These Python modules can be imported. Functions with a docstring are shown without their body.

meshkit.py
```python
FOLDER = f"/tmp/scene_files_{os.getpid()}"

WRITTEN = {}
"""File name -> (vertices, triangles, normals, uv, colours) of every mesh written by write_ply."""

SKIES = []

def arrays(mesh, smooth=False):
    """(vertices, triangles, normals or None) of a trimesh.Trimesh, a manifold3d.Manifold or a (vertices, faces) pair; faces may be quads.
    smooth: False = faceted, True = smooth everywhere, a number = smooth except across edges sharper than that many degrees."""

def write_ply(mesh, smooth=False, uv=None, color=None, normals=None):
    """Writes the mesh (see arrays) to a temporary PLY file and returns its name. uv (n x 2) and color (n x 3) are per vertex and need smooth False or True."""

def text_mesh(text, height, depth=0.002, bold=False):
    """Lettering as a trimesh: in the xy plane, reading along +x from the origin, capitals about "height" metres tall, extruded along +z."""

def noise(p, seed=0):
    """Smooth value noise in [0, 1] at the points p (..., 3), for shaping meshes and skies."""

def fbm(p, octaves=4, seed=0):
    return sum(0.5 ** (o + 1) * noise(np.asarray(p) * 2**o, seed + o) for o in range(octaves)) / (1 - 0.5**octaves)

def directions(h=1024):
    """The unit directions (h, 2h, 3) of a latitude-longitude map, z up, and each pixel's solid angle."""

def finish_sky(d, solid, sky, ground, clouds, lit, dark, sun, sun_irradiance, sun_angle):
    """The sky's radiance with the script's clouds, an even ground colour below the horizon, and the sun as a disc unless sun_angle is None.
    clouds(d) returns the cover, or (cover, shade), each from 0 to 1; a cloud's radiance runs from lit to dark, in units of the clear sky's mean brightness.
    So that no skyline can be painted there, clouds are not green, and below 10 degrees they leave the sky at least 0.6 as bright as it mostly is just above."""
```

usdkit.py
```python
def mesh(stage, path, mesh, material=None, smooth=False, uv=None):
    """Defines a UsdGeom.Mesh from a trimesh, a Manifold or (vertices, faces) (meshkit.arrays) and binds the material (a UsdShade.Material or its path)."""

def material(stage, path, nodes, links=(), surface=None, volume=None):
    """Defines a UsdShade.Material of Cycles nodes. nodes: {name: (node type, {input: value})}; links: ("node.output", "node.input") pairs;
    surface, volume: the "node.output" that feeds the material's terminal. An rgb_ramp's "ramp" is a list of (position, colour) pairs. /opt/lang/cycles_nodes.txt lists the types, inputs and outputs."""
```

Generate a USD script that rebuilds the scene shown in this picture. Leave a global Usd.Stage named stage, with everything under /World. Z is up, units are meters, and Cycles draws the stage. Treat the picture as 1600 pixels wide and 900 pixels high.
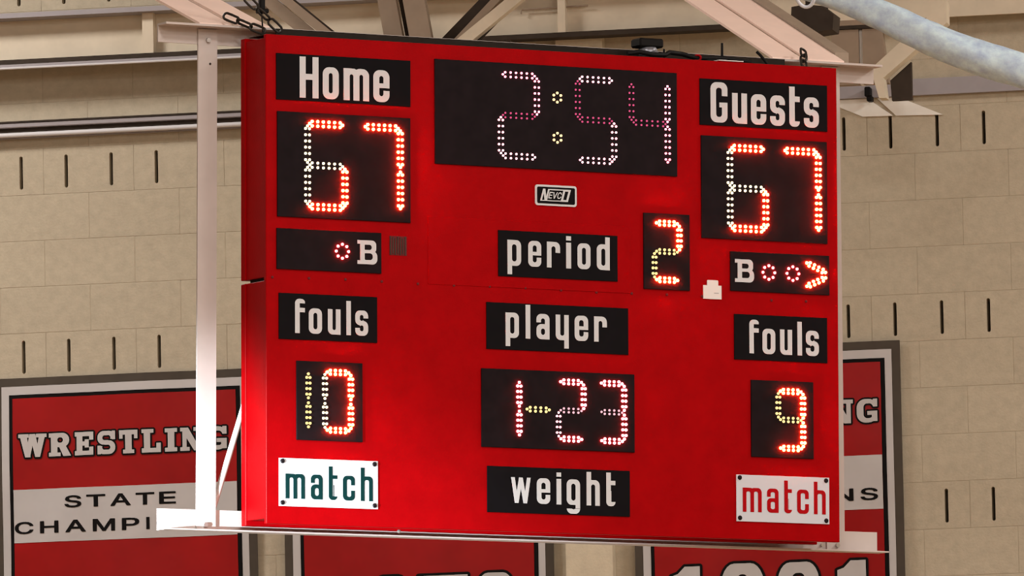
import math, random
import numpy as np
import trimesh, usdkit, meshkit
from pxr import Usd, UsdGeom, UsdLux, Gf, Sdf, Vt
from shapely import affinity
from shapely.geometry import Polygon, Point, box, MultiPolygon, LineString
from shapely.ops import unary_union

random.seed(7)
stage = Usd.Stage.CreateInMemory()
UsdGeom.Xform.Define(stage, '/World')

# ------------------------------------------------------------------ camera
CAM_Z = 1.55
PHI, RHO = math.radians(7.0), -0.02
EXPOSURE = 0.0
def cam_axes():
    fw = np.array([0, math.cos(PHI), math.sin(PHI)]); up = np.array([0, -math.sin(PHI), math.cos(PHI)]); r = np.array([1.0, 0, 0])
    c, s = math.cos(RHO), math.sin(RHO)
    return c * r + s * up, -s * r + c * up, fw
cr, cu, cf = cam_axes()
cam = UsdGeom.Camera.Define(stage, '/World/camera')
cam.CreateHorizontalApertureAttr(36.0); cam.CreateVerticalApertureAttr(20.25)
cam.CreateFocalLengthAttr(15000.0 / 1600 * 36.0)
cam.CreateClippingRangeAttr((0.1, 500.0))
cam.CreateExposureAttr(EXPOSURE)
cam.AddTransformOp().Set(Gf.Matrix4d(*cr, 0, *cu, 0, *(-cf), 0, 0, 0, CAM_Z, 1))

# ------------------------------------------------------------------ light of the hall
def light_xf(l, pos, target, up=(0, 0, 1)):
    z = np.array(pos, float) - np.array(target, float); z /= np.linalg.norm(z)
    x = np.cross(up, z); x /= np.linalg.norm(x); y = np.cross(z, x)
    UsdGeom.Xformable(l).AddTransformOp().Set(Gf.Matrix4d(*x, 0, *y, 0, *z, 0, *pos, 1))
LAMPS = [(x, y, g * f) for y, g in ((6.0, 78.0), (14.0, 78.0), (22.0, 82.0), (30.0, 40.0)) for x, f in ((-7.0, 0.2), (0.0, 1.05), (7.0, 1.5))]
LAMPS += [(-4.5, 39.4, 46.0), (7.5, 36.5, 74.0)]  # two more, added near the back wall to brighten it
for k, (lx, ly, power) in enumerate(LAMPS):
    l = UsdLux.RectLight.Define(stage, '/World/hall_lamp_%03d' % k)
    l.CreateWidthAttr(1.4); l.CreateHeightAttr(1.4); l.CreateIntensityAttr(power); l.CreateColorAttr((1.0, 0.955, 0.90))
    light_xf(l, (lx, ly, 10.2), (lx, ly, 0), up=(0, 1, 0))
# daylight falling in low from the left: lights the foot of the frame and the side of the scoreboard
sp = UsdLux.SphereLight.Define(stage, '/World/low_daylight')
sp.CreateRadiusAttr(0.12); sp.CreateIntensityAttr(100000.0); sp.CreateColorAttr((0.80, 0.92, 1.0))
SPOT_POS, SPOT_AIM = (-11.3, 22.2, 3.2), (-1.92, 34.73, 4.62)
light_xf(sp, SPOT_POS, SPOT_AIM)
sh = UsdLux.ShapingAPI.Apply(sp.GetPrim()); sh.CreateShapingConeAngleAttr(4.05); sh.CreateShapingConeSoftnessAttr(0.6)

# ------------------------------------------------------------------ materials
LK = '/World/Looks/'
UsdGeom.Scope.Define(stage, '/World/Looks')
M = {}
def srgb(r, g, b):
    f = lambda c: (c / 255 / 12.92) if c <= 10.3 else ((c / 255 + 0.055) / 1.055) ** 2.4
    return (f(r), f(g), f(b))
def mat(name, col, rough=0.6, var=0.0, scale=8.0, bump=0.0, bscale=60.0, metal=0.0, spec=0.25, coat=0.0):
    """painted / plain surface: a base colour with a little mottling and a fine grain"""
    n = {'p': ('principled_bsdf', {'base_color': col, 'roughness': rough, 'metallic': metal, 'specular_ior_level': spec, 'coat_weight': coat}),
         't': ('texture_coordinate', {})}
    L = []
    if var:
        n['n'] = ('noise_texture', {'scale': scale, 'detail': 5.0, 'roughness': 0.65})
        lo = tuple(c * (1 - var) for c in col); hi = tuple(min(1, c * (1 + var)) for c in col)
        n['r'] = ('rgb_ramp', {'ramp': [(0.3, lo), (0.7, hi)]})
        L += [('t.object', 'n.vector'), ('n.fac', 'r.fac'), ('r.color', 'p.base_color')]
    if bump:
        n['bn'] = ('noise_texture', {'scale': bscale, 'detail': 3.0})
        n['b'] = ('bump', {'strength': bump, 'distance': 0.004})
        L += [('t.object', 'bn.vector'), ('bn.fac', 'b.height'), ('b.normal', 'p.normal')]
    M[name] = usdkit.material(stage, LK + name, n, L, surface='p.BSDF')
    return M[name]
def glow(name, col, strength):
    M[name] = usdkit.material(stage, LK + name, {'e': ('emission', {'color': col, 'strength': strength})}, [], surface='e.emission')

mat('red_enamel', (0.315, 0.0006, 0.0022), 0.33, 0.10, 9.0, 0.10, 160.0, spec=0.05)
mat('caption_black', (0.0055, 0.0045, 0.0055), 0.6, 0.15, 12.0, spec=0.05)
mat('display_black', (0.0100, 0.0060, 0.0075), 0.5, 0.25, 14.0, spec=0.06)
mat('letter_white', (0.56, 0.57, 0.59), 0.5)
mat('sign_white', (0.56, 0.57, 0.62), 0.4)
mat('ink_green', (0.003, 0.028, 0.028), 0.6, spec=0.05)
mat('ink_red', (0.36, 0.003, 0.006), 0.6, spec=0.05)
mat('screw_black', (0.008, 0.006, 0.008), 0.4, spec=0.15)
mat('rivet_dark', (0.12, 0.004, 0.006), 0.5)
mat('frame_paint', (0.53, 0.46, 0.43), 0.45, 0.05, 6.0)
mat('brace_paint', (0.93, 0.70, 0.60), 0.5, 0.05, 5.0)
mat('brown_paint', (0.33, 0.25, 0.185), 0.6, 0.10, 8.0)
mat('dark_steel', (0.048, 0.036, 0.028), 0.6, 0.20, 10.0, spec=0.1)
mat('shadow_dark', (0.022, 0.016, 0.012), 0.6, 0.2, 10.0, spec=0.08)
mat('cream_paint', (0.70, 0.61, 0.48), 0.6, 0.08, 6.0)
mat('black_rubber', (0.008, 0.007, 0.007), 0.5, spec=0.1)
mat('chain_steel', (0.030, 0.024, 0.020), 0.45, metal=0.4)
mat('bolt_steel', (0.55, 0.52, 0.50), 0.3, metal=0.8)
mat('conduit_grey', (0.36, 0.33, 0.35), 0.45, 0.06, 9.0)
mat('conduit_white', (0.66, 0.64, 0.66), 0.4)
mat('sunpatch_strip_white', (0.88, 0.85, 0.79), 0.6, 0.05, 9.0)
for i, s in enumerate((1.0, 0.985, 1.015)):
    mat('block_paint_%d' % i, (0.49 * s, 0.42 * s, 0.315 * s), 0.75, 0.09, 22.0, 0.35, 90.0)
mat('mortar_paint', (0.45, 0.385, 0.29), 0.85, 0.08, 20.0)
mat('pilaster_paint', (0.66, 0.57, 0.43), 0.75, 0.08, 18.0, 0.3, 90.0)
mat('slot_shade', (0.004, 0.004, 0.004), 0.9)  # near-black stands for the shade deep inside the block slots
mat('banner_red', (0.33, 0.005, 0.006), 0.33, 0.16, 3.0, spec=0.3)
mat('banner_white', (0.54, 0.51, 0.51), 0.55, 0.05, 5.0)
mat('banner_black', (0.008, 0.007, 0.007), 0.6, spec=0.06)
mat('banner_brown', (0.070, 0.055, 0.042), 0.7, 0.1, 9.0)
mat('wood_floor', (0.38, 0.27, 0.17), 0.35, 0.18, 1.2)
mat('hall_paint', (0.50, 0.42, 0.32), 0.8)
mat('roof_paint', (0.40, 0.36, 0.31), 0.8)
mat('foil_grey', (0.25, 0.25, 0.28), 0.3, 0.3, 60.0, metal=0.5)
mat('wrap_blue', (0.60, 0.74, 1.0), 0.5, 0.28, 16.0, 0.5, 30.0)
mat('rope_white', (0.80, 0.84, 0.92), 0.5)
mat('tag_white', (0.72, 0.68, 0.66), 0.5)
mat('tag_grey', (0.40, 0.38, 0.38), 0.5)
# lamps of the number displays: how they are driven differs from segment to segment
HOT = 440.0
glow('led_hot', (1.0, 0.0180, 0.0028), HOT)
glow('led_cream', (1.0, 0.78, 0.46), 2.4)
glow('led_yellow', (1.0, 0.72, 0.26), 1.7)
glow('led_amber', (1.0, 0.64, 0.30), 2.0)
glow('led_pink', (1.0, 0.34, 0.40), 4.5)
glow('led_rose', (1.0, 0.13, 0.19), 9.0)
glow('led_ring', (1.0, 0.013, 0.014), 150.0)
glow('led_player', (1.0, 0.022, 0.026), 95.0)
glow('led_dim', (1.0, 0.48, 0.54), 1.3)
glow('led_magenta', (0.80, 0.10, 0.24), 1.0)

# ------------------------------------------------------------------ tree of things
used = {}
def numbered(parent, name):
    n = used.get((parent, name), 0); used[(parent, name)] = n + 1
    return '%s/%s' % (parent, name if n == 0 else '%s_%03d' % (name, n))
def path_of(p): return p if isinstance(p, str) else str(p.GetPath())
def meta(p, **kw):
    for a, b in kw.items():
        if b: p.SetCustomDataByKey(a, b)
    return p
def thing(name, label, cat, frame=None, group=None, kind=None):
    x = UsdGeom.Xform.Define(stage, numbered('/World', name))
    if frame is not None: x.AddTransformOp().Set(frame)
    return meta(x.GetPrim(), label=label, category=cat, group=group, kind=kind)
def part(parent, name, mesh, m, label=None, kind=None, smooth=False):
    p = usdkit.mesh(stage, numbered(path_of(parent), name), mesh, M[m], smooth=smooth).GetPrim()
    return meta(p, label=label, kind=kind)
def top_mesh(name, mesh, m, label, cat, group=None, frame=None, smooth=False, kind=None):
    p = usdkit.mesh(stage, numbered('/World', name), mesh, M[m], smooth=smooth)
    if frame is not None: p.AddTransformOp().Set(frame)
    return meta(p.GetPrim(), label=label, category=cat, group=group, kind=kind)

# frames: rows are local x, y, z axes and origin.  Board: x right along its face, y up, z out of the face
def mat4(x, y, z, o): return Gf.Matrix4d(*map(float, x), 0, *map(float, y), 0, *map(float, z), 0, *map(float, o), 1)
YAW, TILT = 0.5014, 0.0331
BU = np.array([math.cos(YAW), math.sin(YAW), 0]); n0 = np.array([math.sin(YAW), -math.cos(YAW), 0]); zz = np.array([0, 0, 1.0])
BV = math.cos(TILT) * zz + math.sin(TILT) * n0; BN = math.cos(TILT) * n0 - math.sin(TILT) * zz
BC = np.array([0.1668, 35.596, 4.3535 + CAM_Z])
BF = mat4(BU, BV, BN, BC)
# back wall: x along the wall to the right, y up (y = 0 at the floor), z out of the wall
WY = -0.2
WS = np.array([math.cos(WY), math.sin(WY), 0]); WN = np.array([math.sin(WY), -math.cos(WY), 0])
WF = mat4(WS, zz, WN, (0, 41.75, CAM_Z))      # heights on the wall count from the camera's height

# ------------------------------------------------------------------ mesh helpers
cat = trimesh.util.concatenate
def bx(x0, x1, y0, y1, z0, z1, bev=0.0):
    if bev <= 0:
        m = trimesh.creation.box((x1 - x0, y1 - y0, z1 - z0)); m.apply_translation(((x0 + x1) / 2, (y0 + y1) / 2, (z0 + z1) / 2)); return m
    p = []
    for (a, c, d) in ((0, bev, bev), (bev, 0, bev), (bev, bev, 0)):
        for x in (x0 + a, x1 - a):
            for y in (y0 + c, y1 - c):
                for z in (z0 + d, z1 - d): p.append((x, y, z))
    return trimesh.convex.convex_hull(np.array(p))
def ext(shape, z0, z1):
    """extrude a shapely shape from z0 to z1"""
    out = []
    for g in getattr(shape, 'geoms', [shape]):
        if g.is_empty or g.area < 1e-9: continue
        m = trimesh.creation.extrude_polygon(g, z1 - z0, engine='earcut'); m.apply_translation((0, 0, z0)); out.append(m)
    return cat(out)
def bar(a, b, w, h, up=(0, 0, 1)):
    """a straight bar from a to b, w wide, h deep along up"""
    a, b = np.array(a, float), np.array(b, float); d = b - a; L = np.linalg.norm(d); d /= L
    s = np.cross(d, up); s /= np.linalg.norm(s); t = np.cross(s, d)
    m = trimesh.creation.box((w, L, h)); T = np.eye(4); T[:3, 0], T[:3, 1], T[:3, 2], T[:3, 3] = s, d, t, (a + b) / 2
    if np.linalg.det(T[:3, :3]) < 0: T[:3, 0] *= -1
    m.apply_transform(T); return m
def tube(pts, r, seg=10):
    pts = np.array(pts, float); n = len(pts); rr_ = np.full(n, r) if np.isscalar(r) else np.array(r)
    tan = np.gradient(pts, axis=0); tan /= np.linalg.norm(tan, axis=1)[:, None]
    ref = np.array([0.3, 0.2, 1.0]); V = []
    for i in range(n):
        if abs(tan[i] @ ref) > 0.98 * np.linalg.norm(ref): ref = np.array([1.0, 0.2, 0.1])
        s = np.cross(tan[i], ref); s /= np.linalg.norm(s); t = np.cross(s, tan[i]); ref = t
        a = np.arange(seg) * 2 * math.pi / seg
        V.append(pts[i] + rr_[i] * (np.cos(a)[:, None] * s + np.sin(a)[:, None] * t))
    V = np.vstack(V + [pts[:1], pts[-1:]]); F = []
    for i in range(n - 1):
        for j in range(seg):
            a, b, c, d = i * seg + j, i * seg + (j + 1) % seg, (i + 1) * seg + (j + 1) % seg, (i + 1) * seg + j
            F += [(a, b, c), (a, c, d)]
    for j in range(seg):
        F.append((n * seg, (j + 1) % seg, j)); F.append((n * seg + 1, (n - 1) * seg + j, (n - 1) * seg + (j + 1) % seg))
    m = trimesh.Trimesh(V, F, process=False); trimesh.repair.fix_normals(m); return m
def lathe_disc(x, y, z0, r, h, seg=14):
    """a low domed head standing on a face at z0"""
    prof = np.array([(0, 0), (r, 0), (r, h * 0.45), (r * 0.78, h * 0.85), (0, h)])
    m = trimesh.creation.revolve(prof, sections=seg); m.apply_translation((x, y, z0)); return m
def hexhead(x, y, z0, r, h):
    return ext(Polygon([(x + r * math.cos(a), y + r * math.sin(a)) for a in np.arange(6) * math.pi / 3]), z0, z0 + h)

# ------------------------------------------------------------------ lettering of the scoreboard: condensed, round-cornered
def rr(x0, y0, x1, y1, r):
    r = max(1e-5, min(r, (x1 - x0) / 2 - 1e-5, (y1 - y0) / 2 - 1e-5))
    return box(x0 + r, y0 + r, x1 - r, y1 - r).buffer(r, quad_segs=6)
def glyph(ch, w, h, t, H, desc):
    """w wide, x-height h, stem t, ascender / capital height H, descender desc"""
    th = t * 0.86; R = min(w * 0.42, t * 1.05); Ri = R * 0.42
    def ring(x0, y0, x1, y1): return rr(x0, y0, x1, y1, R).difference(rr(x0 + t, y0 + th, x1 - t, y1 - th, Ri))
    def arch(x0, x1, y0, y1):       # rounded above, open below
        o = rr(x0, y0 - 2 * R, x1, y1, R).intersection(box(x0, y0, x1, y1))
        return o.difference(rr(x0 + t, y0 - 2 * R, x1 - t, y1 - th, Ri))
    def cup(x0, x1, y0, y1):
        o = rr(x0, y0, x1, y1 + 2 * R, R).intersection(box(x0, y0, x1, y1))
        return o.difference(rr(x0 + t, y0 + th, x1 - t, y1 + 2 * R, Ri))
    U = unary_union
    if ch == 'H': return U([box(0, 0, t, H), box(w - t, 0, w, H), box(0, H * 0.44, w, H * 0.44 + th)])
    if ch == 'o': return ring(0, 0, w, h)
    if ch == 'e':
        return U([ring(0, 0, w, h).difference(box(w - t - 1e-3, h * 0.36, w + 1, h * 0.44)), box(t * 0.5, h * 0.44, w, h * 0.44 + th * 0.8)])
    if ch == 'm':
        mid = (w - t) / 2
        return U([box(0, 0, t, h), arch(0, mid + t, 0, h), arch(mid, w, 0, h)])
    if ch == 'u': return U([cup(0, w, 0, h), box(w - t, 0, w, h)])
    if ch == 's':
        a = ring(0, h / 2 - th / 2, w, h).difference(box(w - t - 1e-3, 0, w + 1, h * 0.69))
        b = ring(0, 0, w, h / 2 + th / 2).difference(box(-1, h * 0.31, t + 1e-3, h))
        c = box(w * 0.3, h / 2 - th / 2, w * 0.7, h / 2 + th / 2)
        return U([a, b, c])
    if ch == 't':
        return U([box(0, R, t, H), box(0, h - th, w, h), cup(0, w, 0, h * 0.6).difference(box(w - t * 0.9, th * 1.0, w + 1, h))])
    if ch == 'f':
        return U([box(0, 0, t, H - R), arch(0, w * 1.05, 0, H).intersection(box(0, 0, w, H)).difference(box(t, 0, w + 1, H - th)), box(0, h - th, w, h)])
    if ch == 'l': return box(0, 0, w, H)
    if ch == 'i': return U([box(0, 0, w, h), box(0, h + th * 0.45, w, h + th * 0.45 + w * 0.8)])
    if ch == 'r': return U([box(0, 0, t, h), arch(0, w, 0, h).difference(box(w - t - 1e-3, -1, w + 1, h * 0.58))])
    if ch == 'p': return U([box(0, -desc, t, h), ring(0, 0, w, h)])
    if ch == 'd': return U([box(w - t, 0, w, H), ring(0, 0, w, h)])
    if ch == 'a':
        top = ring(0, 0, w, h).intersection(box(0, h * 0.66, w, h))
        return U([ring(0, 0, w, h * 0.6), top, box(w - t, 0, w, h - R)])
    if ch == 'y': return U([cup(0, w, 0, h), box(w - t, -desc, w, h)])
    if ch == 'g':
        hook = ring(0, -desc, w, h).intersection(box(0, -desc, w, -desc * 0.42)).union(box(w - t, -desc + R, w, h - R))
        return U([ring(0, 0, w, h), hook])
    if ch == 'h': return U([box(0, 0, t, H), arch(0, w, 0, h)])
    if ch == 'c': return ring(0, 0, w, h).difference(box(w - t - 1e-3, h * 0.40, w + 1, h * 0.62))
    if ch == 'G':
        g = ring(0, 0, w, H).difference(box(w - t - 1e-3, H * 0.50, w + 1, H * 0.66))
        return U([g, box(w * 0.52, H * 0.50 - th * 0.9, w, H * 0.50), box(w - t, R, w, H * 0.5)])
    if ch == 'w':
        q = t * 0.80; xs = [0, w * 0.27, w * 0.5, w * 0.73, w]
        leg = lambda xa, xb: Polygon([(xa - q / 2, h), (xa + q / 2, h), (xb + q / 2, 0), (xb - q / 2, 0)])
        return U([leg(q / 2, w * .28), leg(w / 2, w * .28), leg(w / 2, w * .72), leg(w - q / 2, w * .72)])
    if ch == 'B':                  # slab-serif capital
        b1 = rr(t * 0.6, H * 0.46, w * 0.95, H, H * 0.2).difference(rr(t * 1.3, H * 0.60, w * 0.95 - t, H - th, H * 0.1))
        b2 = rr(t * 0.6, 0, w, H * 0.56, H * 0.22).difference(rr(t * 1.3, th, w - t, H * 0.46, H * 0.12))
        return U([box(w * 0.14, 0, w * 0.14 + t, H), b1, b2, box(0, 0, w * 0.5, th * 0.85), box(0, H - th * 0.85, w * 0.5, H)])
def word(letters, base, h, t, H, desc):
    return unary_union([affinity.translate(glyph(c, u1 - u0, h, t, H, desc), u0, base) for c, u0, u1 in letters])

# ------------------------------------------------------------------ setting: the hall
def struct(name, mesh, m, frame=None):
    p = usdkit.mesh(stage, '/World/' + name, mesh, M[m])
    if frame is not None: p.AddTransformOp().Set(frame)
    return meta(p.GetPrim(), kind='structure')
struct('floor', bx(-14, 14, -4, 47, -0.2, 0), 'wood_floor')
struct('ceiling', bx(-14, 14, -4, 47, 10.6, 10.8), 'roof_paint')
struct('wall_left', bx(-14.2, -14, -4, 47, 0, 10.6), 'hall_paint')
struct('wall_right', bx(14, 14.2, -4, 47, 0, 10.6), 'hall_paint')
# an added, unseen pier beside the court, out of frame, whose edge trims the low daylight
blocker = trimesh.creation.box((1.7, 0.5, 10.6)); pa = -math.atan2(12.53, 9.38) + math.pi / 2
blocker.apply_transform(trimesh.transformations.rotation_matrix(-pa, (0, 0, 1))); blocker.apply_translation((-7.215, 28.94, 5.3))
struct('light_blocker', blocker, 'hall_paint')
struct('wall_front', bx(-14, 14, -4.2, -4, 0, 10.6), 'hall_paint')

BK = 0.2055                        # course height and half-block length
Z0, S0 = 5.020, -1.5935            # a joint height and the first slot on the left
wb = meta(UsdGeom.Xform.Define(stage, '/World/wall_back').GetPrim(), kind='structure')
UsdGeom.Xformable(wb).AddTransformOp().Set(WF)
part(wb, 'mortar_bed', bx(-13.6, 13.6, -1.55, 9.0, -0.35, -0.09), 'slot_shade')
JT = 0.0016
def slot(x, y): return LineString([(x, y - 0.066), (x, y + 0.066)]).buffer(0.0078, quad_segs=4)
PIL0, PIL1 = 0.228, 0.437
nblk = 0
for r in range(-7, 8):
    y0, y1 = Z0 + r * BK, Z0 + (r + 1) * BK
    slotted = r % 4 == 3
    # blocks with two slots each; plain courses shift by half a block
    off = S0 - BK / 2 + (0 if slotted or r % 2 else BK)
    c0 = math.floor((-2.75 - off) / (2 * BK))
    for c in range(c0, c0 + 14):
        xa, xb = off + c * 2 * BK, off + (c + 1) * 2 * BK
        if xa > 2.75: break
        hole = slotted and not (xb > PIL0 - 0.1 and xa < PIL1 + 0.1)
        b = (xa + JT, xb - JT, y0 + JT, y1 - JT)
        if slotted:
            sh_ = box(b[0], b[2], b[1], b[3])
            for q in (0, 1): sh_ = sh_.difference(slot(xa + BK / 2 + q * BK, (y0 + y1) / 2 - 0.002))
            m = ext(sh_, -0.09, 0.0)
        else:
            m = bx(b[0], b[1], b[2], b[3], -0.09, 0.0, 0.0012)
        part(wb, 'block', m, 'block_paint_%d' % random.randrange(3)); nblk += 1
XL, XR = -2.75, 2.75
# mortar raked a hair behind the faces
js = []
for r in range(-7, 9): js.append(bx(-3.0, 3.2, Z0 + r * BK - JT * 1.4, Z0 + r * BK + JT * 1.4, -0.08, -0.0012))
for r in range(-7, 8):
    slotted = r % 4 == 3; off = S0 - BK / 2 + (0 if slotted or r % 2 else BK); c0 = math.floor((-2.75 - off) / (2 * BK))
    for c in range(c0, c0 + 15):
        xa = off + c * 2 * BK; js.append(bx(xa - JT * 1.4, xa + JT * 1.4, Z0 + r * BK, Z0 + (r + 1) * BK, -0.08, -0.0012))
part(wb, 'mortar_joint', cat(js), 'mortar_paint', kind='stuff')
# the rest of the wall, too far outside to see its blocks
ya, yb = Z0 - 7 * BK, Z0 + 8 * BK
part(wb, 'wall_field', cat([bx(-13.6, -3.1, -1.55, 9.0, -0.09, -0.0005), bx(3.1, 13.6, -1.55, 9.0, -0.09, -0.0005), bx(-3.1, 3.1, -1.55, ya, -0.09, -0.0005), bx(-3.1, 3.1, yb, 9.0, -0.09, -0.0005)]), 'block_paint_0')
for r in range(-7, 8):
    part(wb, 'pilaster_block', bx(PIL0, PIL1, Z0 + r * BK + JT, Z0 + (r + 1) * BK - JT, 0.0, 0.07, 0.003), 'pilaster_paint')
part(wb, 'pilaster_core', bx(PIL0 + .002, PIL1 - .002, ya, yb, 0.0, 0.0685), 'mortar_paint')

# ------------------------------------------------------------------ the scoreboard
W, H, D = 2.44, 1.8074, 0.2028
sb = thing('scoreboard', 'large red basketball scoreboard with lit number displays hung on a white frame', 'scoreboard', BF)
part(sb, 'face_plate', bx(-W / 2, W / 2, -H / 2, H / 2, -0.018, 0.0, 0.002), 'red_enamel')
part(sb, 'upper_cabinet', bx(-W / 2 + .004, W / 2 - .004, 0.006, H / 2 - .012, -0.168, -0.018, 0.002), 'red_enamel')
part(sb, 'lower_cabinet', bx(-W / 2 + .004, W / 2 - .004, -H / 2 + .020, -0.007, -0.168, -0.018, 0.002), 'red_enamel')
part(sb, 'seam_gasket', bx(-W / 2 + .02, W / 2 - .02, -0.012, 0.012, -0.166, -0.02), 'black_rubber')
part(sb, 'back_frame', bx(-W / 2, W / 2, 0.006, H / 2, -D, -0.168, 0.002), 'red_enamel')
part(sb, 'back_frame', bx(-W / 2, W / 2, -H / 2 + .002, -0.007, -D, -0.168, 0.002), 'red_enamel')
for u in [-1.194 + i * 0.1515 for i in range(17)]:
    if abs(u + 1.194) > 2.4 or abs(u - 0.77) < 0.05: continue
    part(sb, 'rivet', lathe_disc(u, 0.0065 - 0.002 * math.sin(u * 9), 0.0, 0.0055, 0.0025, 8), 'rivet_dark')
part(sb, 'access_panel', bx(-0.546, 0.314, 0.006, 0.258, 0.0, 0.0022, 0.001), 'red_enamel', 'red access panel behind the period caption')

def caption(rect, letters, base, h, t, H_, desc, lift=0.0, m='caption_black', ink='letter_white', label=None):
    u0, v0, u1, v1 = rect
    z = 0.004 + lift
    p = part(sb, 'caption_panel' if m == 'caption_black' else 'match_sign', bx(u0, u1, v0, v1, 0.0 + lift, z, 0.0008), m, label)
    if letters: part(p, 'lettering', ext(word(letters, base, h, t, H_, desc), z, z + 0.0012), ink)
    return p, z
caption((-1.178, .663, -.618, .835), [('H', -1.082, -1.003), ('o', -.986, -.919), ('m', -.899, -.792), ('e', -.775, -.707)], .6745, .119, .0255, .153, .03, label='black caption panel reading Home')
caption((.618, .658, 1.176, .834), [('G', .664, .738), ('u', .758, .823), ('e', .840, .907), ('s', .924, .989), ('t', 1.008, 1.054), ('s', 1.072, 1.138)], .670, .116, .0245, .153, .03, label='black caption panel reading Guests')
caption((-1.169, -.222, -.760, -.052), [('f', -1.103, -1.062), ('o', -1.046, -.991), ('u', -.967, -.914), ('l', -.890, -.871), ('s', -.853, -.799)], -.198, .094, .0195, .127, .03, label='black caption panel reading fouls under Home')
caption((.762, -.225, 1.169, -.053), [('f', .827, .868), ('o', .884, .940), ('u', .961, 1.014), ('l', 1.037, 1.057), ('s', 1.074, 1.131)], -.200, .096, .0195, .128, .03, label='black caption panel reading fouls under Guests')
caption((-.251, .048, .258, .220), [('p', -.213, -.155), ('e', -.125, -.069), ('r', -.045, .011), ('i', .037, .058), ('o', .085, .141), ('d', .168, .224)], .0885, .097, .0195, .124, .032, lift=0.0022, label='black caption panel reading period')
caption((-.301, -.226, .304, -.051), [('p', -.221, -.164), ('l', -.136, -.116), ('a', -.090, -.034), ('y', -.008, .048), ('e', .073, .131), ('r', .156, .211)], -.1815, .095, .0195, .127, .031, label='black caption panel reading player')
caption((-.300, -.834, .307, -.662), [('w', -.200, -.117), ('e', -.091, -.034), ('i', -.007, .013), ('g', .036, .093), ('h', .121, .177), ('t', .205, .244)], -.797, .096, .0195, .126, .033, label='black caption panel reading weight')
for rect, letters, base, ink, lab in (((-1.170, -.838, -.759, -.660), [('m', -1.143, -1.063), ('a', -1.038, -.990), ('t', -.964, -.929), ('c', -.905, -.856), ('h', -.831, -.781)], -.809, 'ink_green', 'white sign reading match in dark green'),
                                      ((.767, -.837, 1.173, -.660), [('m', .794, .876), ('a', .900, .950), ('t', .975, 1.008), ('c', 1.031, 1.082), ('h', 1.105, 1.156)], -.800, 'ink_red', 'white sign reading match in red')):
    p, z = caption(rect, letters, base, .091, .0155, .123, .03, m='sign_white', ink=ink, label=lab)
    for u in (rect[0] + .0145, rect[2] - .0145):
        for v in (rect[1] + .0135, rect[3] - .0115):
            part(p, 'screw', lathe_disc(u, v, z, 0.0088, 0.005, 12), 'screw_black')

# number displays --------------------------------------------------------------
def dome(r, h):
    prof = np.array([(0.0, 0), (r, 0), (r, h * 0.5), (r * 0.72, h * 0.85), (0, h)])
    m = trimesh.creation.revolve(prof, sections=9); return m
PROTO = {}
def lamps(pts, r, h, z):
    if (r, h) not in PROTO: PROTO[(r, h)] = dome(r, h)
    out = []
    for x, y in pts:
        m = PROTO[(r, h)].copy(); m.apply_translation((x, y, z)); out.append(m)
    return cat(out)
def seg_points(a, b, big):
    """a segment: a single lamp at each tip and pairs between"""
    a, b = np.array(a, float), np.array(b, float); d = b - a; L = np.linalg.norm(d); d /= L; s = np.array([-d[1], d[0]])
    n, half, e0 = (6, 0.0083, 0.0100) if big else (4, 0.0068, 0.0135)
    inset = 0.0092
    q = [a + d * inset, b - d * inset]
    for t in np.linspace(inset + e0, L - inset - e0, n):
        q += [a + d * t + s * half, a + d * t - s * half]
    return q
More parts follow.
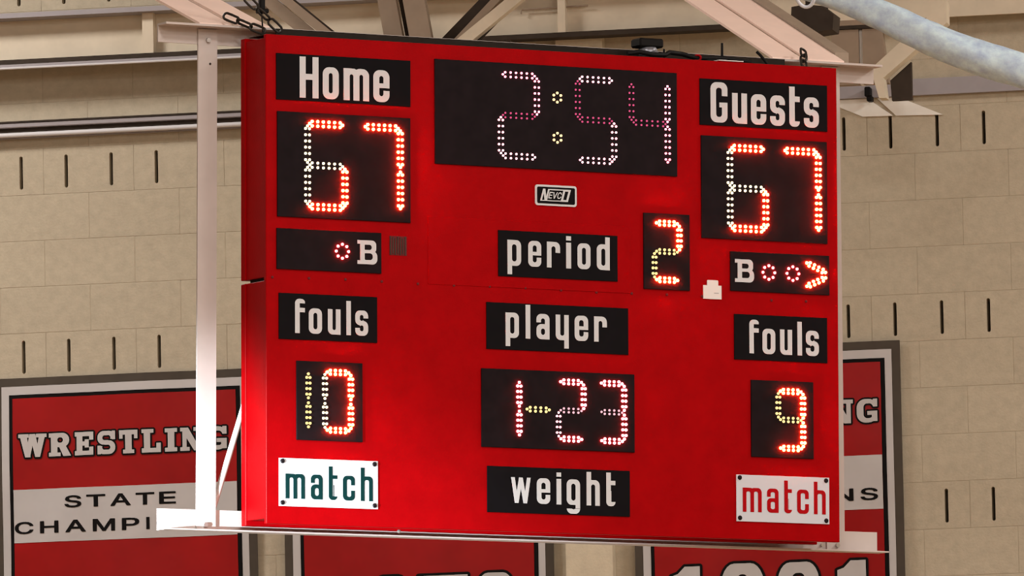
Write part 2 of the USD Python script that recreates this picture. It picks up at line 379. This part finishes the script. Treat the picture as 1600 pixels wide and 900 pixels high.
SIZES = {'led_hot': .0062, 'led_cream': .0056, 'led_yellow': .0055, 'led_amber': .0052, 'led_pink': .0046, 'led_rose': .0046, 'led_ring': .0054, 'led_player': .0058, 'led_dim': .0046, 'led_magenta': .0040}
PZ = 0.006
def display(rect, label, big_face='display_black'):
    u0, v0, u1, v1 = rect
    return part(sb, 'display_panel', bx(u0, u1, v0, v1, 0.0, PZ, 0.001), big_face, label)
def led(p, pts, look, name='led_segment'):
    r = SIZES[look]; part(p, name, lamps(pts, r, r * 1.25, PZ), look, smooth=40)
SEG = {'a': ((0, 1), (1, 1)), 'b': ((1, 1), (1, .5)), 'c': ((1, .5), (1, 0)), 'd': ((0, 0), (1, 0)), 'e': ((0, .5), (0, 0)), 'f': ((0, 1), (0, .5)), 'g': ((0, .5), (1, .5))}
def digit(p, uL, uR, v0, v1, looks, big):
    for sname, look in looks.items():
        (x0, y0), (x1, y1) = SEG[sname]
        f = lambda x, y: (uL + (uR - uL) * x, v0 + (v1 - v0) * y)
        led(p, seg_points(f(x0, y0), f(x1, y1), big), look)
hot, cre, yel, pk, ro, mg, pl_, dm = 'led_hot', 'led_cream', 'led_yellow', 'led_pink', 'led_rose', 'led_magenta', 'led_player', 'led_dim'
clock = display((-.517, .456, .518, .848), 'wide black clock display showing 2:54')
digit(clock, -.2388, -.0852, .4995, .8045, dict(a=ro, b=ro, g=mg, e=pk, d=pk), True)
digit(clock, .0895, .2450, .4990, .8045, dict(a=pk, f=mg, g=mg, c=pk, d=pk), True)
digit(clock, .3205, .4760, .4990, .8045, dict(f=mg, g=mg, b=ro, c=ro), True)
for v in (.7289, .5776):
    led(clock, [(.002 + .0172 * math.cos(a), v + .0172 * math.sin(a)) for a in math.pi / 6 + np.arange(6) * math.pi / 3], 'led_amber', 'led_ring')
home = display((-1.175, .230, -.620, .620), 'black score display under Home showing 67')
guest = display((.622, .229, 1.172, .618), 'black score display under Guests showing 67')
six = dict(a=hot, f=cre, g=cre, e=cre, c=hot, d=hot)
digit(home, -1.0510, -.8960, .2720, .5795, six, True); digit(home, -.8190, -.6640, .2720, .5795, dict(a=hot, b=hot, c=hot), True)
digit(guest, .7455, .9005, .2710, .5770, six, True); digit(guest, .9770, 1.1320, .2710, .5770, dict(a=hot, b=hot, c=hot), True)
per = display((.371, .026, .570, .313), 'black display beside the period caption showing 2')
digit(per, .4160, .5240, .0626, .2765, dict(a=hot, b=hot, g=yel, e=yel, d=hot), False)
f1 = display((-1.097, -.592, -.823, -.300), 'black display under the Home fouls caption showing 10')
digit(f1, -1.157, -1.0495, -.5520, -.3380, dict(b=yel, c=yel), False); digit(f1, -.9808, -.8734, -.5520, -.3380, dict(a=hot, f=cre, e=cre, b=hot, c=hot, d=hot), False)
f2 = display((.833, -.591, 1.105, -.300), 'black display under the Guests fouls caption showing 9')
digit(f2, .9500, 1.0580, -.5545, -.3390, dict(a=hot, f=yel, g=yel, b=hot, c=hot, d=hot), False)
plr = display((-.324, -.592, .328, -.299), 'black display under the player caption showing 1-23')
digit(plr, -.272, -.1652, -.5520, -.3375, dict(b=pl_, c=pl_), False)
led(plr, seg_points((-.142, -.4450), (-.029, -.4450), False), yel)
digit(plr, .0017, .1085, -.5510, -.3375, dict(a=pl_, b=pl_, g=dm, e=pk, d=pl_), False)
digit(plr, .1760, .2825, -.5525, -.3365, dict(a=pl_, b=pl_, g=dm, c=pl_, d=pl_), False)
ring8 = lambda u, v: [(u + .0258 * math.cos(a), v + .0258 * math.sin(a)) for a in np.arange(8) * math.pi / 4]
b1 = display((-1.178, .036, -.743, .187), 'black bonus panel under the Home score with one ring of lamps')
led(b1, ring8(-.9069, .1118), 'led_ring', 'led_ring')
part(b1, 'lettering', ext(affinity.translate(glyph('B', .083, .089, .019, .089, 0), -.844, .068), PZ, PZ + .0012), 'letter_white')
b2 = display((.746, .034, 1.179, .184), 'black bonus panel under the Guests score with two rings and an arrow')
led(b2, ring8(.9124, .1097), 'led_ring', 'led_ring'); led(b2, ring8(1.0176, .1098), 'led_ring', 'led_ring')
part(b2, 'lettering', ext(affinity.translate(glyph('B', .083, .087, .019, .087, 0), .765, .068), PZ, PZ + .0012), 'letter_white')
led(b2, seg_points((1.070, .1565), (1.169, .1165), False), hot); led(b2, seg_points((1.070, .0605), (1.169, .1030), False), hot)

# maker's badge: white-rimmed black plate with slanted letters
bd = part(sb, 'badge', ext(rr(-.092, .321, .085, .399, .010), 0.0, 0.004), 'letter_white', 'small black badge with a white rim and slanted white lettering')
part(bd, 'badge_field', ext(rr(-.084, .329, .077, .391, .006), 0.004, 0.0052), 'caption_black')
def poly_of(textmesh):
    v, f = textmesh.vertices, textmesh.faces; z = v[:, 2].max()
    tri = [Polygon(v[t][:, :2]) for t in f if (v[t][:, 2] > z - 1e-6).all()]
    return unary_union([t.buffer(1e-5) for t in tri if t.area > 1e-12])
def fit(shape, x0, y0, x1, y1):
    a = shape.bounds; s = affinity.translate(shape, -a[0], -a[1])
    s = affinity.scale(s, (x1 - x0) / (a[2] - a[0]), (y1 - y0) / (a[3] - a[1]), origin=(0, 0))
    return affinity.translate(s, x0, y0)
def inter(t): return poly_of(meshkit.text_mesh(t, 1.0, 0.1, bold=True))
def badge_letters():
    q = [fit(inter(c), *b) for c, b in (('E', (-.0385, .348, -.0235, .373)), ('V', (-.0225, .348, -.0035, .373)), ('C', (-.002, .348, .015, .373)))]
    N = unary_union([box(-.070, .338, -.0625, .384), box(-.0485, .338, -.041, .384), Polygon([(-.070, .384), (-.0605, .384), (-.041, .338), (-.0505, .338)])])
    O = box(.0175, .338, .049, .384).difference(box(.0265, .345, .040, .377))
    bars = [box(-.0485, .3795, .0175, .384), box(-.070, .338, .0175, .3415)]
    s = unary_union(q + [N, O] + bars)
    return affinity.translate(affinity.skew(s, xs=16, origin=(0, .361)), 0.004, 0)
part(bd, 'lettering', ext(badge_letters(), 0.0052, 0.006), 'letter_white')
# sounder grille: a thin frame of dark slats
gr = part(sb, 'sounder_grille', bx(-.707, -.634, .107, .179, 0.0, 0.0012), 'rivet_dark')
part(gr, 'slat', cat([bx(-.705 + i * .0102, -.7005 + i * .0102, .109 + .004 * (i % 2), .177 - .003 * (i % 3), .0012, .0032) for i in range(7)]), 'dark_steel', kind='stuff')
tg = part(sb, 'paper_tag', ext(box(.629, -.001, .708, .051).union(rr(.646, .040, .694, .071, .004)), 0.0, 0.003), 'tag_white', 'small white stepped label plate')
part(tg, 'print_line', bx(.676, .696, .020, .0235, .003, .0034), 'tag_grey')
part(sb, 'eyelet', cat([lathe_disc(-.645, -.913, -.05, .007, .01, 10)]), 'bolt_steel')

# ------------------------------------------------------------------ white mounting frame behind the board (board's axes)
fr = thing('mounting_frame', 'white painted steel frame of posts and beams behind the red scoreboard', 'mount_frame', BF)
def splay(uTop, uBot, w, v0, v1, z0, z1):
    P = [(uBot - w / 2, v0), (uBot + w / 2, v0), (uTop + w / 2, v1), (uTop - w / 2, v1)]
    return ext(Polygon(P), z0, z1)
for sgn in (-1, 1):
    part(fr, 'post', cat([splay(sgn * 1.3365, sgn * 1.3455, .079, -.915, .940, -.2495, -.2415)]), 'frame_paint')
# beams: angles, the flange turned towards the hall
part(fr, 'beam', cat([bx(-1.538, 1.533, .884, .952, -.258, -.250), bx(-1.538, 1.533, .944, .952, -.250, -.182)]), 'frame_paint')
part(fr, 'beam', cat([bx(-1.541, 1.533, -.917, -.841, -.258, -.250), bx(-1.541, 1.545, -.9225, -.917, -.258, -.182)]), 'frame_paint')
for u, v in ((-1.337, .899), (-1.350, -.897), (1.350, -.897)):
    part(fr, 'bolt', hexhead(u, v, -.2415, .009, .010), 'bolt_steel')
part(fr, 'bolt', lathe_disc(-1.327, .812, -.2415, .0045, .003, 8), 'dark_steel')
part(fr, 'bolt', hexhead(1.285, -.897, -.2500, .006, .010), 'bolt_steel')
for u in (-.95, -.3, .3, .95):
    part(fr, 'standoff', bx(u - .04, u + .04, .8845, .8965, -.2495, -.2035), 'frame_paint')
    part(fr, 'standoff', bx(u - .04, u + .04, -.875, -.842, -.2495, -.2035), 'frame_paint')
part(fr, 'tie_rod', tube([(-1.312, -.850, -.262), (-1.1954, -.4847, -.25), (-1.09, -.15, -.24)], .0115, 12), 'frame_paint', smooth=50)

# two pairs of planks bracing the frame back up into the roof
for sgn, slope, e in ((-1, .36, [(-1.374, -1.240), (-1.214, -1.083)]), (1, .445, [(1.076, 1.209), (1.233, 1.394)])):
    t = thing('support_brace', 'pale pink double brace rising from the %s end of the white frame' % ('left' if sgn < 0 else 'right'), 'brace', BF)
    L, vt = 3.2, .976 if sgn < 0 else .980
    T = np.array([[0, 0, 1, 0], [0, 1, 0, 0], [-1, 0, 0, 0], [0, 0, 0, 1.0]])
    def strip(x0, x1, dv0, dv1, s0=.205):          # a plate rising backwards, dv0..dv1 below / above the brace's top line
        v = lambda w_: vt + (w_ - .27) * slope
        P = Polygon([(s0, v(s0) + dv0), (s0 + L, v(s0 + L) + dv0), (s0 + L, v(s0 + L) + dv1), (s0, v(s0) + dv1)])
        m = ext(P, x0, x1); m.apply_transform(T); return m
    for a, b in e: part(t, 'plank', strip(a, b, -.010, 0, .236), 'brace_paint')
    part(t, 'gap_shade', strip(e[0][1] - .02, e[1][0] + .02, -.030, -.0102, .36), 'brown_paint')  # brown strip put in for the deep shade of the gap
    if sgn > 0: part(t, 'shaded_rail', strip(1.398, 1.458, -.03, .01, .31), 'brown_paint')  # narrow band coloured brown to carry its shade

# chains -------------------------------------------------------------------------
def chain(label, a, b, n, ln=.072, wd=.036, r=.0046):
    t = thing('chain', label, 'chain', BF)
    a, b = np.array(a, float), np.array(b, float); d = b - a; L = np.linalg.norm(d); d /= L
    s = np.cross(d, (0, 0, 1.0)); s /= np.linalg.norm(s); q = np.cross(s, d)
    for i in range(n):
        c = a + d * (L * (i + 0.5) / n)
        x = math.cos(math.radians(75 if i % 2 else 12)) * s + math.sin(math.radians(75 if i % 2 else 12)) * q
        th = np.linspace(0, 2 * math.pi, 19)[:-1]; pts = []
        for k_ in th:
            cx, sx = math.cos(k_), math.sin(k_)
            pts.append(c + x * (wd / 2 - r) * cx * 0.95 + d * (np.sign(sx) * (ln / 2 - wd / 2) * min(1, abs(sx) * 3) + (wd / 2 - r) * sx))
        pts += [pts[0], pts[1]]
        part(t, 'link', tube(pts, r, 7), 'chain_steel', smooth=50)
chain('rusty steel chain running up and back from the top left corner of the scoreboard', (-1.105, .930, -.10), (-1.95, 1.615, -.10), 17)
chain('short dark chain from the left brace to the top left of the scoreboard', (-1.175, .925, -.10), (-1.280, .992, -.215), 3)
chain('short dark chain from the right brace to the top right of the scoreboard', (1.135, .917, -.10), (1.2, .995, -.215), 3)

# small gear on top of the cabinet ------------------------------------------------
hn = thing('receiver_box', 'black box on a crumpled grey foot on top of the scoreboard', 'box', BF)
part(hn, 'housing', bx(.397, .501, .950, .984, -.135, -.06, .006), 'black_rubber')
fo = trimesh.creation.icosphere(2, 1.0); fo.apply_scale((.040, .026, .035)); fo.vertices += .006 * (meshkit.noise(fo.vertices * 60)[:, None] - .5); fo.apply_translation((.448, .9345, -.088))
part(hn, 'foot', fo, 'foil_grey')
top_mesh('antenna', tube([(.776, .904, -.10), (.776, .987, -.10)], [.0055, .0045], 8), 'black_rubber', 'tall black antenna rod on top of the scoreboard near Guests', 'antenna', frame=BF)
top_mesh('antenna', tube([(.523, .904, -.10), (.523, .951, -.10)], [.004, .0035], 8), 'black_rubber', 'short black antenna stub beside the black box on the scoreboard', 'antenna', frame=BF)
top_mesh('power_cable', tube([(.33, .918, -.04), (.38, .926, -.04), (.44, .918, -.035), (.50, .922, -.05), (.54, .938, -.09), (.60, .936, -.10), (.66, .922, -.09), (.74, .928, -.10), (.80, .929, -.10), (.9, .919, -.10)], .009, 9), 'black_rubber', 'black cable lying along the top edge of the scoreboard', 'cable', frame=BF, smooth=60)
top_mesh('cable_tie', tube([(.66 + .010 * math.cos(a), .923 + .0105 * math.sin(a), -.085 + .008 * math.cos(a)) for a in np.linspace(0, 6.28, 12)], .004, 7), 'ink_red', 'red tie around the black cable on the scoreboard', 'cable tie', frame=BF)
top_mesh('mounting_strip', bx(.711, .82, .9072, .9115, -.115, -.012, .001), 'tag_white', 'pale strip under the tall antenna on top of the scoreboard', 'strip', frame=BF)
top_mesh('hook', tube([(.945, 0.966, -.13), (.956, .952, -.12), (.970, .930, -.11), (.980, .915, -.105)], .0055, 8), 'black_rubber', 'black hook leaning on the top right of the scoreboard', 'hook', frame=BF)
top_mesh('hanging_clip', cat([bx(-1.170, -1.148, 1.004, 1.079, -.16, -.14, .004), bx(-1.176, -1.138, .999, 1.016, -.17, -.13, .004), tube([(-1.158, .909, -.14), (-1.160, 1.002, -.15)], .0028, 6)]), 'black_rubber', 'black clip on a thin wire above the top left of the scoreboard', 'clip', frame=BF)
# dark top flashing; rear strip added as the shadow along the top beam
part(sb, 'top_flashing', bx(-W / 2 + .01, W / 2 - .01, H / 2, H / 2 + .003, -.15, -.02), 'dark_steel')
part(sb, 'shadow_strip', cat([bx(-1.09, 1.09, H / 2 + .0035, .9485, -.175, -.167), bx(-1.09, 1.09, H / 2 + .0035, .912, -.167, -.13)]), 'shadow_dark')

# ------------------------------------------------------------------ banners on the wall
def warp(m, ph):
    m = m.subdivide_to_size(max_edge=.075) if len(m.faces) < 4000 else m
    x, y = m.vertices[:, 0], m.vertices[:, 1]
    m.vertices[:, 2] += .0045 * np.sin(x * 7.3 + ph + 2.2 * y) * np.cos(y * 3.1 + ph) + .003 * np.sin(x * 15 - y * 9 + ph)
    return m
def slab(ch, w, h):
    """athletic slab-serif capitals"""
    t, s, q = .27 * w, .17 * h, .06 * w; U = unary_union
    P = lambda *p: Polygon(p)
    if ch == 'T': return U([box(0, h - s * 1.05, w, h), box(0, h - s * 2.1, t * .62, h), box(w - t * .62, h - s * 2.1, w, h), box(w / 2 - t * .62, 0, w / 2 + t * .62, h), box(w * .2, 0, w * .8, s * .85)])
    if ch == 'L': return U([box(w * .12, 0, w * .12 + t * 1.15, h), box(0, h - s * .85, w * .62, h), box(0, 0, w, s), box(w - t * .8, 0, w, s * 2.3)])
    if ch == 'I': return U([box(w / 2 - t * .95, 0, w / 2 + t * .95, h), box(0, 0, w, s * .9), box(0, h - s * .9, w, h)])
    if ch == 'N': return U([box(w * .1, 0, w * .1 + t * .62, h), box(w * .9 - t * .62, 0, w * .9, h), P((w * .02, h), (w * .34, h), (w * .9, 0), (w * .62, 0)), box(0, 0, w * .40, s * .85), box(w * .60, h - s * .85, w, h), box(0, h - s * .85, w * .3, h)])
    if ch == 'G':
        g = rr(0, 0, w, h, w * .42).difference(rr(t * 1.15, s, w - t * .72, h - s, w * .2))
        g = g.difference(box(w * .55, h * .47, w + 1, h * .70))
        return U([g, box(w * .52, h * .33, w, h * .48), box(w - t * .95, h * .05, w, h * .45), box(w - t * .7, h * .68, w, h)])
    if ch == 'E': return U([box(w * .1, 0, w * .1 + t * 1.1, h), box(0, 0, w, s), box(0, h - s, w, h), box(w - t * .75, 0, w, s * 2), box(w - t * .75, h - s * 2, w, h), box(w * .1, h * .42, w * .7, h * .58), box(w * .55, h * .33, w * .75, h * .67)])
    if ch == 'R': return U([box(w * .1, 0, w * .1 + t, h), box(0, 0, w * .52, s * .85), box(0, h - s, w * .6, h), rr(w * .1, h * .4, w * .92, h, w * .3).difference(rr(w * .1 + t, h * .4 + s, w * .92 - t, h - s, w * .12)), P((w * .45, h * .45), (w * .75, h * .45), (w, 0), (w * .66, 0))])
    if ch == 'S':
        a = rr(0, h * .42, w, h, w * .35).difference(rr(t * .95, h * .42 + s, w - t * .9, h - s, w * .15)).difference(box(w * .6, h * .4, w + 1, h * .66))
        b = rr(0, 0, w, h * .58, w * .35).difference(rr(t * .9, s, w - t * .95, h * .58 - s, w * .15)).difference(box(-1, h * .34, w * .4, h * .6))
        return U([a, b, box(w - t * .6, h * .64, w, h), box(0, 0, t * .6, h * .36)])
    if ch == 'W': return U([P((w * .04, h), (w * .28, h), (w * .42, 0), (w * .24, 0)), P((w * .40, h), (w * .58, h), (w * .40, 0), (w * .26, 0)), P((w * .42, h), (w * .60, h), (w * .76, 0), (w * .60, 0)), P((w * .76, h), (w * .96, h), (w * .76, 0), (w * .60, 0)), box(0, h - s * .8, w * .36, h), box(w * .64, h - s * .8, w, h)])
def banner(name_label, s_right, s_left, phase, text_cx, year=None, year_spans=None):
    t = thing('banner', name_label, 'banner', WF, group=None)
    zt, zb = 4.820, 3.02
    cx = (s_left + s_right) / 2
    # nested layers, each a hair in front of the last
    def layer(name, x0, x1, y0, y1, z, m, thick=.0016): return part(t, name, warp(bx(x0, x1, y0, y1, z, z + thick), phase), m, smooth=30)
    layer('outer_border', s_left, s_right, zb, zt, .020, 'banner_brown', .006)
    layer('pale_border', s_left + .037, s_right - .037, zb + .037, zt - .037, .0265, 'banner_white')
    layer('black_line', s_left + .072, s_right - .068, zb + .076, zt - .075, .0282, 'banner_black')
    layer('field', s_left + .088, s_right - .087, zb + .093, zt - .091, .0300, 'banner_red')
    layer('white_band', s_left + .088, s_right - .087, 4.087, 4.323, .0320, 'banner_white')
    z = .0340
    # WRESTLING in outlined slab letters; the spans include the black outline, measured from the word's right end
    spans = (('W', -.9570, -.8165), ('R', -.8195, -.7065), ('E', -.7015, -.6035), ('S', -.5975, -.5035), ('T', -.4985, -.4025), ('L', -.3975, -.2985), ('I', -.2925, -.2235), ('N', -.2225, -.1065), ('G', -.1035, 0.0))
    x1 = text_cx + .4925; fills, rims = [], []
    for ch, a, b in spans:
        g = affinity.translate(slab(ch, b - a - .015, .101), x1 + a + .0075, 4.466); fills.append(g.buffer(.0012)); rims.append(g.buffer(.0085, quad_segs=3))
    rim = unary_union(rims).simplify(.0006)
    part(t, 'letter_outline', warp(ext(rim, z, z + .0015), phase), 'banner_black'); part(t, 'lettering', warp(ext(unary_union(fills).simplify(.0005), z + .0016, z + .0032), phase), 'banner_white')
    # two lines of wide, spaced block capitals on the white band
    for txt, gap, y0, y1 in (('STATE', .022, 4.235, 4.289), ('CHAMPIONS', .031, 4.126, 4.180)):
        ws = [{'M': .100, 'I': .0150, 'A': .093, 'O': .095, 'S': .077, 'E': .0755, 'P': .080}.get(c, .085) for c in txt]
        x = text_cx - (sum(ws) + gap * (len(ws) - 1)) / 2; caps = []
        for c, w in zip(txt, ws): caps.append(box(x, y0, x + w, y1) if c == 'I' else fit(inter(c), x, y0, x + w, y1)); x += w + gap
        part(t, 'small_lettering', warp(ext(unary_union(caps).simplify(.0005), z, z + .0014), phase), 'banner_black')
    if year:
        g = unary_union([fit(digit_shape(c), a, b - .34, e, b) for c, (a, e, b) in zip(year, year_spans)])
        part(t, 'year_outline', warp(ext(g.buffer(.0115, quad_segs=4), z, z + .0015), phase), 'banner_black')
        part(t, 'year_number', warp(ext(g, z + .0016, z + .0032), phase), 'banner_white')
def digit_shape(c):
    if c == '1': return unary_union([box(.45, 0, .95, 1), Polygon([(.45, 1), (.62, 1), (.45, .7), (.0, .74), (.0, .88), (.22, .91)]), box(.1, 0, 1.3, .13)])
    if c == '9': return rr(0, .38, 1, 1, .38).difference(rr(.33, .55, .67, .86, .16)).union(rr(0, 0, 1, .8, .38).difference(rr(-.2, .15, .67, .6, .16)))
    if c == '8': return rr(0, 0, 1, .58, .38).difference(rr(.33, .15, .67, .42, .14)).union(rr(.03, .44, .97, 1, .36).difference(rr(.33, .58, .67, .86, .13)))
    if c == '7': return Polygon([(0, 1), (1, 1), (1, .84), (.62, 0), (.22, 0), (.62, .8), (.2, .8), (.2, .68), (0, .68)])
banner('red wrestling championship banner hanging behind the left post of the white frame', -1.157, -2.345, 0.4, -1.772)
banner('red banner hanging below the middle of the scoreboard, mostly hidden', .167, -1.034, 1.9, -.434, '1979', [(-.86, -.69, 3.873), (-.645, -.475, 3.874), (-.436, -.215, 3.872), (-.180, -.006, 3.8755)])
banner('red wrestling banner behind the lower right corner of the scoreboard dated 1981', 1.716, .528, 3.1, 1.1265, '1981', [(.688, .862, 3.868), (.907, 1.098, 3.873), (1.149, 1.347, 3.870), (1.420, 1.592, 3.868)])

# ------------------------------------------------------------------ steelwork and pipes by the wall (wall axes)
gd = thing('steel_girder', 'cream steel girder running along the block wall above the scoreboard', 'girder', WF)
part(gd, 'web', bx(-3.2, 3.2, 6.215, 6.41, .085, .10), 'cream_paint')
part(gd, 'bottom_flange', bx(-3.2, 1.06, 6.201, 6.2225, .074, .16), 'dark_steel')
part(gd, 'top_flange', bx(-3.2, 3.2, 6.403, 6.425, .074, .20), 'conduit_grey')
for s0, s1, m in ((-1.611, -1.561, 'cream_paint'), (.259, .293, 'cream_paint')):
    part(gd, 'stiffener', bx(s0, s1, 6.223, 6.4025, .1005, .155), m)
part(gd, 'edge_trim', bx(-3.2, -.9, 6.186, 6.2005, .13, .165), 'conduit_grey'); part(gd, 'edge_bead', tube([(-3.2, 6.183, .168), (-.9, 6.183, .168)], .0055, 8), 'conduit_white')
top_mesh('conduit', tube([(.09, 6.318, .125), (.095, 6.336, .125), (.39, 6.340, .125)], .0042, 8), 'brown_paint', 'thin brown conduit on the girder above the clock', 'conduit', frame=WF)
rc = thing('wall_channel', 'grey and white cable channel running along the block wall', 'channel', WF)
part(rc, 'back', bx(-3.2, 3.2, 5.888, 5.960, .002, .030), 'conduit_grey')
part(rc, 'upper_rail', bx(-3.2, .9, 5.9335, 5.955, .0305, .055, .003), 'conduit_grey')
part(rc, 'groove_strip', bx(-3.2, .9, 5.9555, 5.962, .0305, .06), 'dark_steel'); part(rc, 'groove_strip', bx(-3.2, .9, 5.909, 5.933, .0305, .036), 'dark_steel')
part(rc, 'white_pipe', tube([(-3.2, 5.901, .052), (.9, 5.901, .052)], .011, 10), 'conduit_white', smooth=50)
top_mesh('pipe_clamp', cat([bx(1.598, 1.624, 5.885, 5.928, .031, .085, .004), bx(1.606, 1.630, 5.865, 5.89, .031, .08, .004)]), 'black_rubber', 'black clamp on the grey wall channel at the right', 'clamp', frame=WF)
gp = thing('sun_patch', 'white sloping shapes put in for sunlight below the wall channel at the right', 'plate', WF)  # sunlit patches of the wall, laid on as white shapes
part(gp, 'plate', ext(Polygon([(1.40, 5.887), (1.575, 5.808), (1.71, 5.806), (1.60, 5.886)]), .001, .008), 'sunpatch_strip_white')
part(gp, 'plate', ext(Polygon([(1.64, 5.886), (1.735, 5.887), (1.93, 5.800), (1.722, 5.806)]), .001, .008), 'sunpatch_strip_white')
part(gp, 'plate', ext(Polygon([(1.40, 5.961), (1.70, 5.961), (1.655, 5.99), (1.40, 5.99)]), .001, .008), 'sunpatch_strip_white')

tr = thing('roof_truss', 'brown steel truss members meeting above the top edge of the scoreboard', 'truss', WF)
O = 1.5
def tbar(name, x0, y0, x1, y1, w, m, o=O, dp=.05):
    """flat bar with its horizontal width w, lying in a plane parallel to the wall"""
    part(tr, name, ext(Polygon([(x0, y0), (x0 + w, y0), (x1 + w, y1), (x1, y1)]), o, o + dp), m)
tbar('hanger', -.205, 5.95, -.345, 6.80, .080, 'brown_paint'); tbar('hanger', -.124, 5.95, -.2635, 6.80, .024, 'dark_steel', O - .03, .02)
tbar('hanger', -.085, 5.95, -.225, 6.80, .094, 'brown_paint', O + .06)
tbar('diagonal', -.015, 5.965, .83, 6.77, .078, 'dark_steel'); tbar('diagonal', .065, 5.965, .91, 6.80, .044, 'brown_paint', O + .055)
tbar('diagonal', .10, 5.965, .99, 6.80, .060, 'dark_steel', O + .02, .03); tbar('diagonal', .095, 5.965, 1.21, 6.80, .078, 'cream_paint', O + .12)
tbar('diagonal', -.43, 6.0, -1.36, 6.80, .058, 'brown_paint'); tbar('diagonal', -.372, 6.0, -1.302, 6.80, .010, 'dark_steel', O - .01); tbar('diagonal', -.52, 6.0, -1.45, 6.80, .080, 'brown_paint', O - .1)
part(tr, 'gusset', bx(-.55, .35, 5.90, 5.97, O, O + .16), 'dark_steel')

cl = thing('steel_column', 'pair of brown steel column faces behind the top right of the frame', 'column', WF)
part(cl, 'face', bx(1.62, 1.737, 5.80, 6.036, 1.0, 1.05), 'brown_paint'); part(cl, 'face', ext(Polygon([(1.753, 5.80), (1.862, 5.80), (1.838, 6.036), (1.753, 6.036)]), 1.0, 1.05), 'brown_paint')
part(cl, 'strip', bx(1.7375, 1.7525, 5.80, 6.036, .99, 1.03), 'sunpatch_strip_white'); part(cl, 'cap_beam', bx(1.60, 1.95, 6.037, 6.052, .98, 1.06), 'dark_steel'); part(cl, 'cap_beam', bx(1.60, 1.95, 6.0525, 6.075, .98, 1.06), 'brown_paint')
kn = thing('knee_bracket', 'cream bent knee bracket past the right end of the top beam', 'bracket', WF)
part(kn, 'arm', ext(Polygon([(1.872, 5.785), (2.20, 6.06), (2.20, 5.965), (1.925, 5.745), (1.935, 5.66), (1.905, 5.66)]), 1.5, 1.58), 'cream_paint')
part(kn, 'dark_plate', ext(Polygon([(1.945, 5.66), (1.94, 5.745), (2.03, 5.82), (2.03, 5.66)]), 1.46, 1.49), 'dark_steel')  # dark triangular piece behind the knee

# dark lamp housing with a yoke and a knob
lh = thing('loudspeaker', 'dark brown loudspeaker housing hanging beside the right brace', 'loudspeaker', WF)
o = 3.0
m = trimesh.convex.convex_hull(np.array([(x, y, z) for z, s_ in ((o, 1.0), (o + .12, .93)) for x, y in [((a - 1.89) * s_ + 1.89, (b - 5.76) * s_ + 5.76) for a, b in ((1.800, 5.832), (1.797, 5.786), (1.851, 5.742), (1.896, 5.716), (1.978, 5.724), (1.985, 5.790), (1.935, 5.83), (1.86, 5.84))]]))
part(lh, 'housing', m, 'dark_steel'); part(lh, 'yoke', cat([bar((1.86, 5.82, o + .03), (1.86, 6.2, o + .03), .02, .02, (0, 0, 1)), bar((1.93, 5.82, o + .03), (1.93, 6.2, o + .03), .02, .02, (0, 0, 1))]), 'dark_steel')
part(lh, 'knob', cat([tube([(1.902, 5.722, o + .1), (1.902, 5.694, o + .1)], .006, 8), tube([(1.885, 5.700, o + .1), (1.925, 5.701, o + .1)], .005, 8)]), 'black_rubber')

# rolled cloth with a rope loop, hanging from the roof in front of the wall
rl = thing('rolled_cover', 'blue white rolled plastic cover slung under the roof at the top right', 'roll', WF)
ns, nr = 60, 28; V = []
for i in range(ns):
    f_ = i / (ns - 1); c = np.array([1.985 + 1.0 * f_, 5.772 - .43 * f_ + .012 * math.sin(f_ * 7), 4.0]); R_ = (.046 + .026 * min(1, f_ * 2.4)) * (0.25 if i in (0, ns - 1) else 1)
    for j in range(nr):
        a = j * 2 * math.pi / nr; p = np.array([0, math.sin(a), math.cos(a)]); wob = 1 + .28 * (meshkit.fbm(np.array([[f_ * 9, math.sin(a) * 1.6 + 3, math.cos(a) * 1.6]]), 3, 5)[0] - .5) + .05 * math.cos(3 * a + f_ * 9)
        V.append(c + p * R_ * wob + np.array([.0, 0, 0]))
F = [(i * nr + j, i * nr + (j + 1) % nr, (i + 1) * nr + (j + 1) % nr, (i + 1) * nr + j) for i in range(ns - 1) for j in range(nr)]
F = np.array(F); F = np.vstack([F[:, [0, 1, 2]], F[:, [0, 2, 3]], [(0, (j + 1) % nr, j) for j in range(1, nr - 1)], [((ns - 1) * nr, (ns - 1) * nr + j, (ns - 1) * nr + j + 1) for j in range(1, nr - 1)]])
m = trimesh.Trimesh(np.array(V), F, process=False); trimesh.repair.fix_normals(m)
part(rl, 'roll', m, 'wrap_blue', smooth=True)
part(rl, 'rope_loop', tube([(2.030 + .036 * math.cos(a), 5.722 + .045 * math.sin(a), 4.10 + .03 * math.sin(a)) for a in np.linspace(math.pi * .75, math.pi * 1.9, 16)], .0075, 8), 'rope_white', smooth=50)
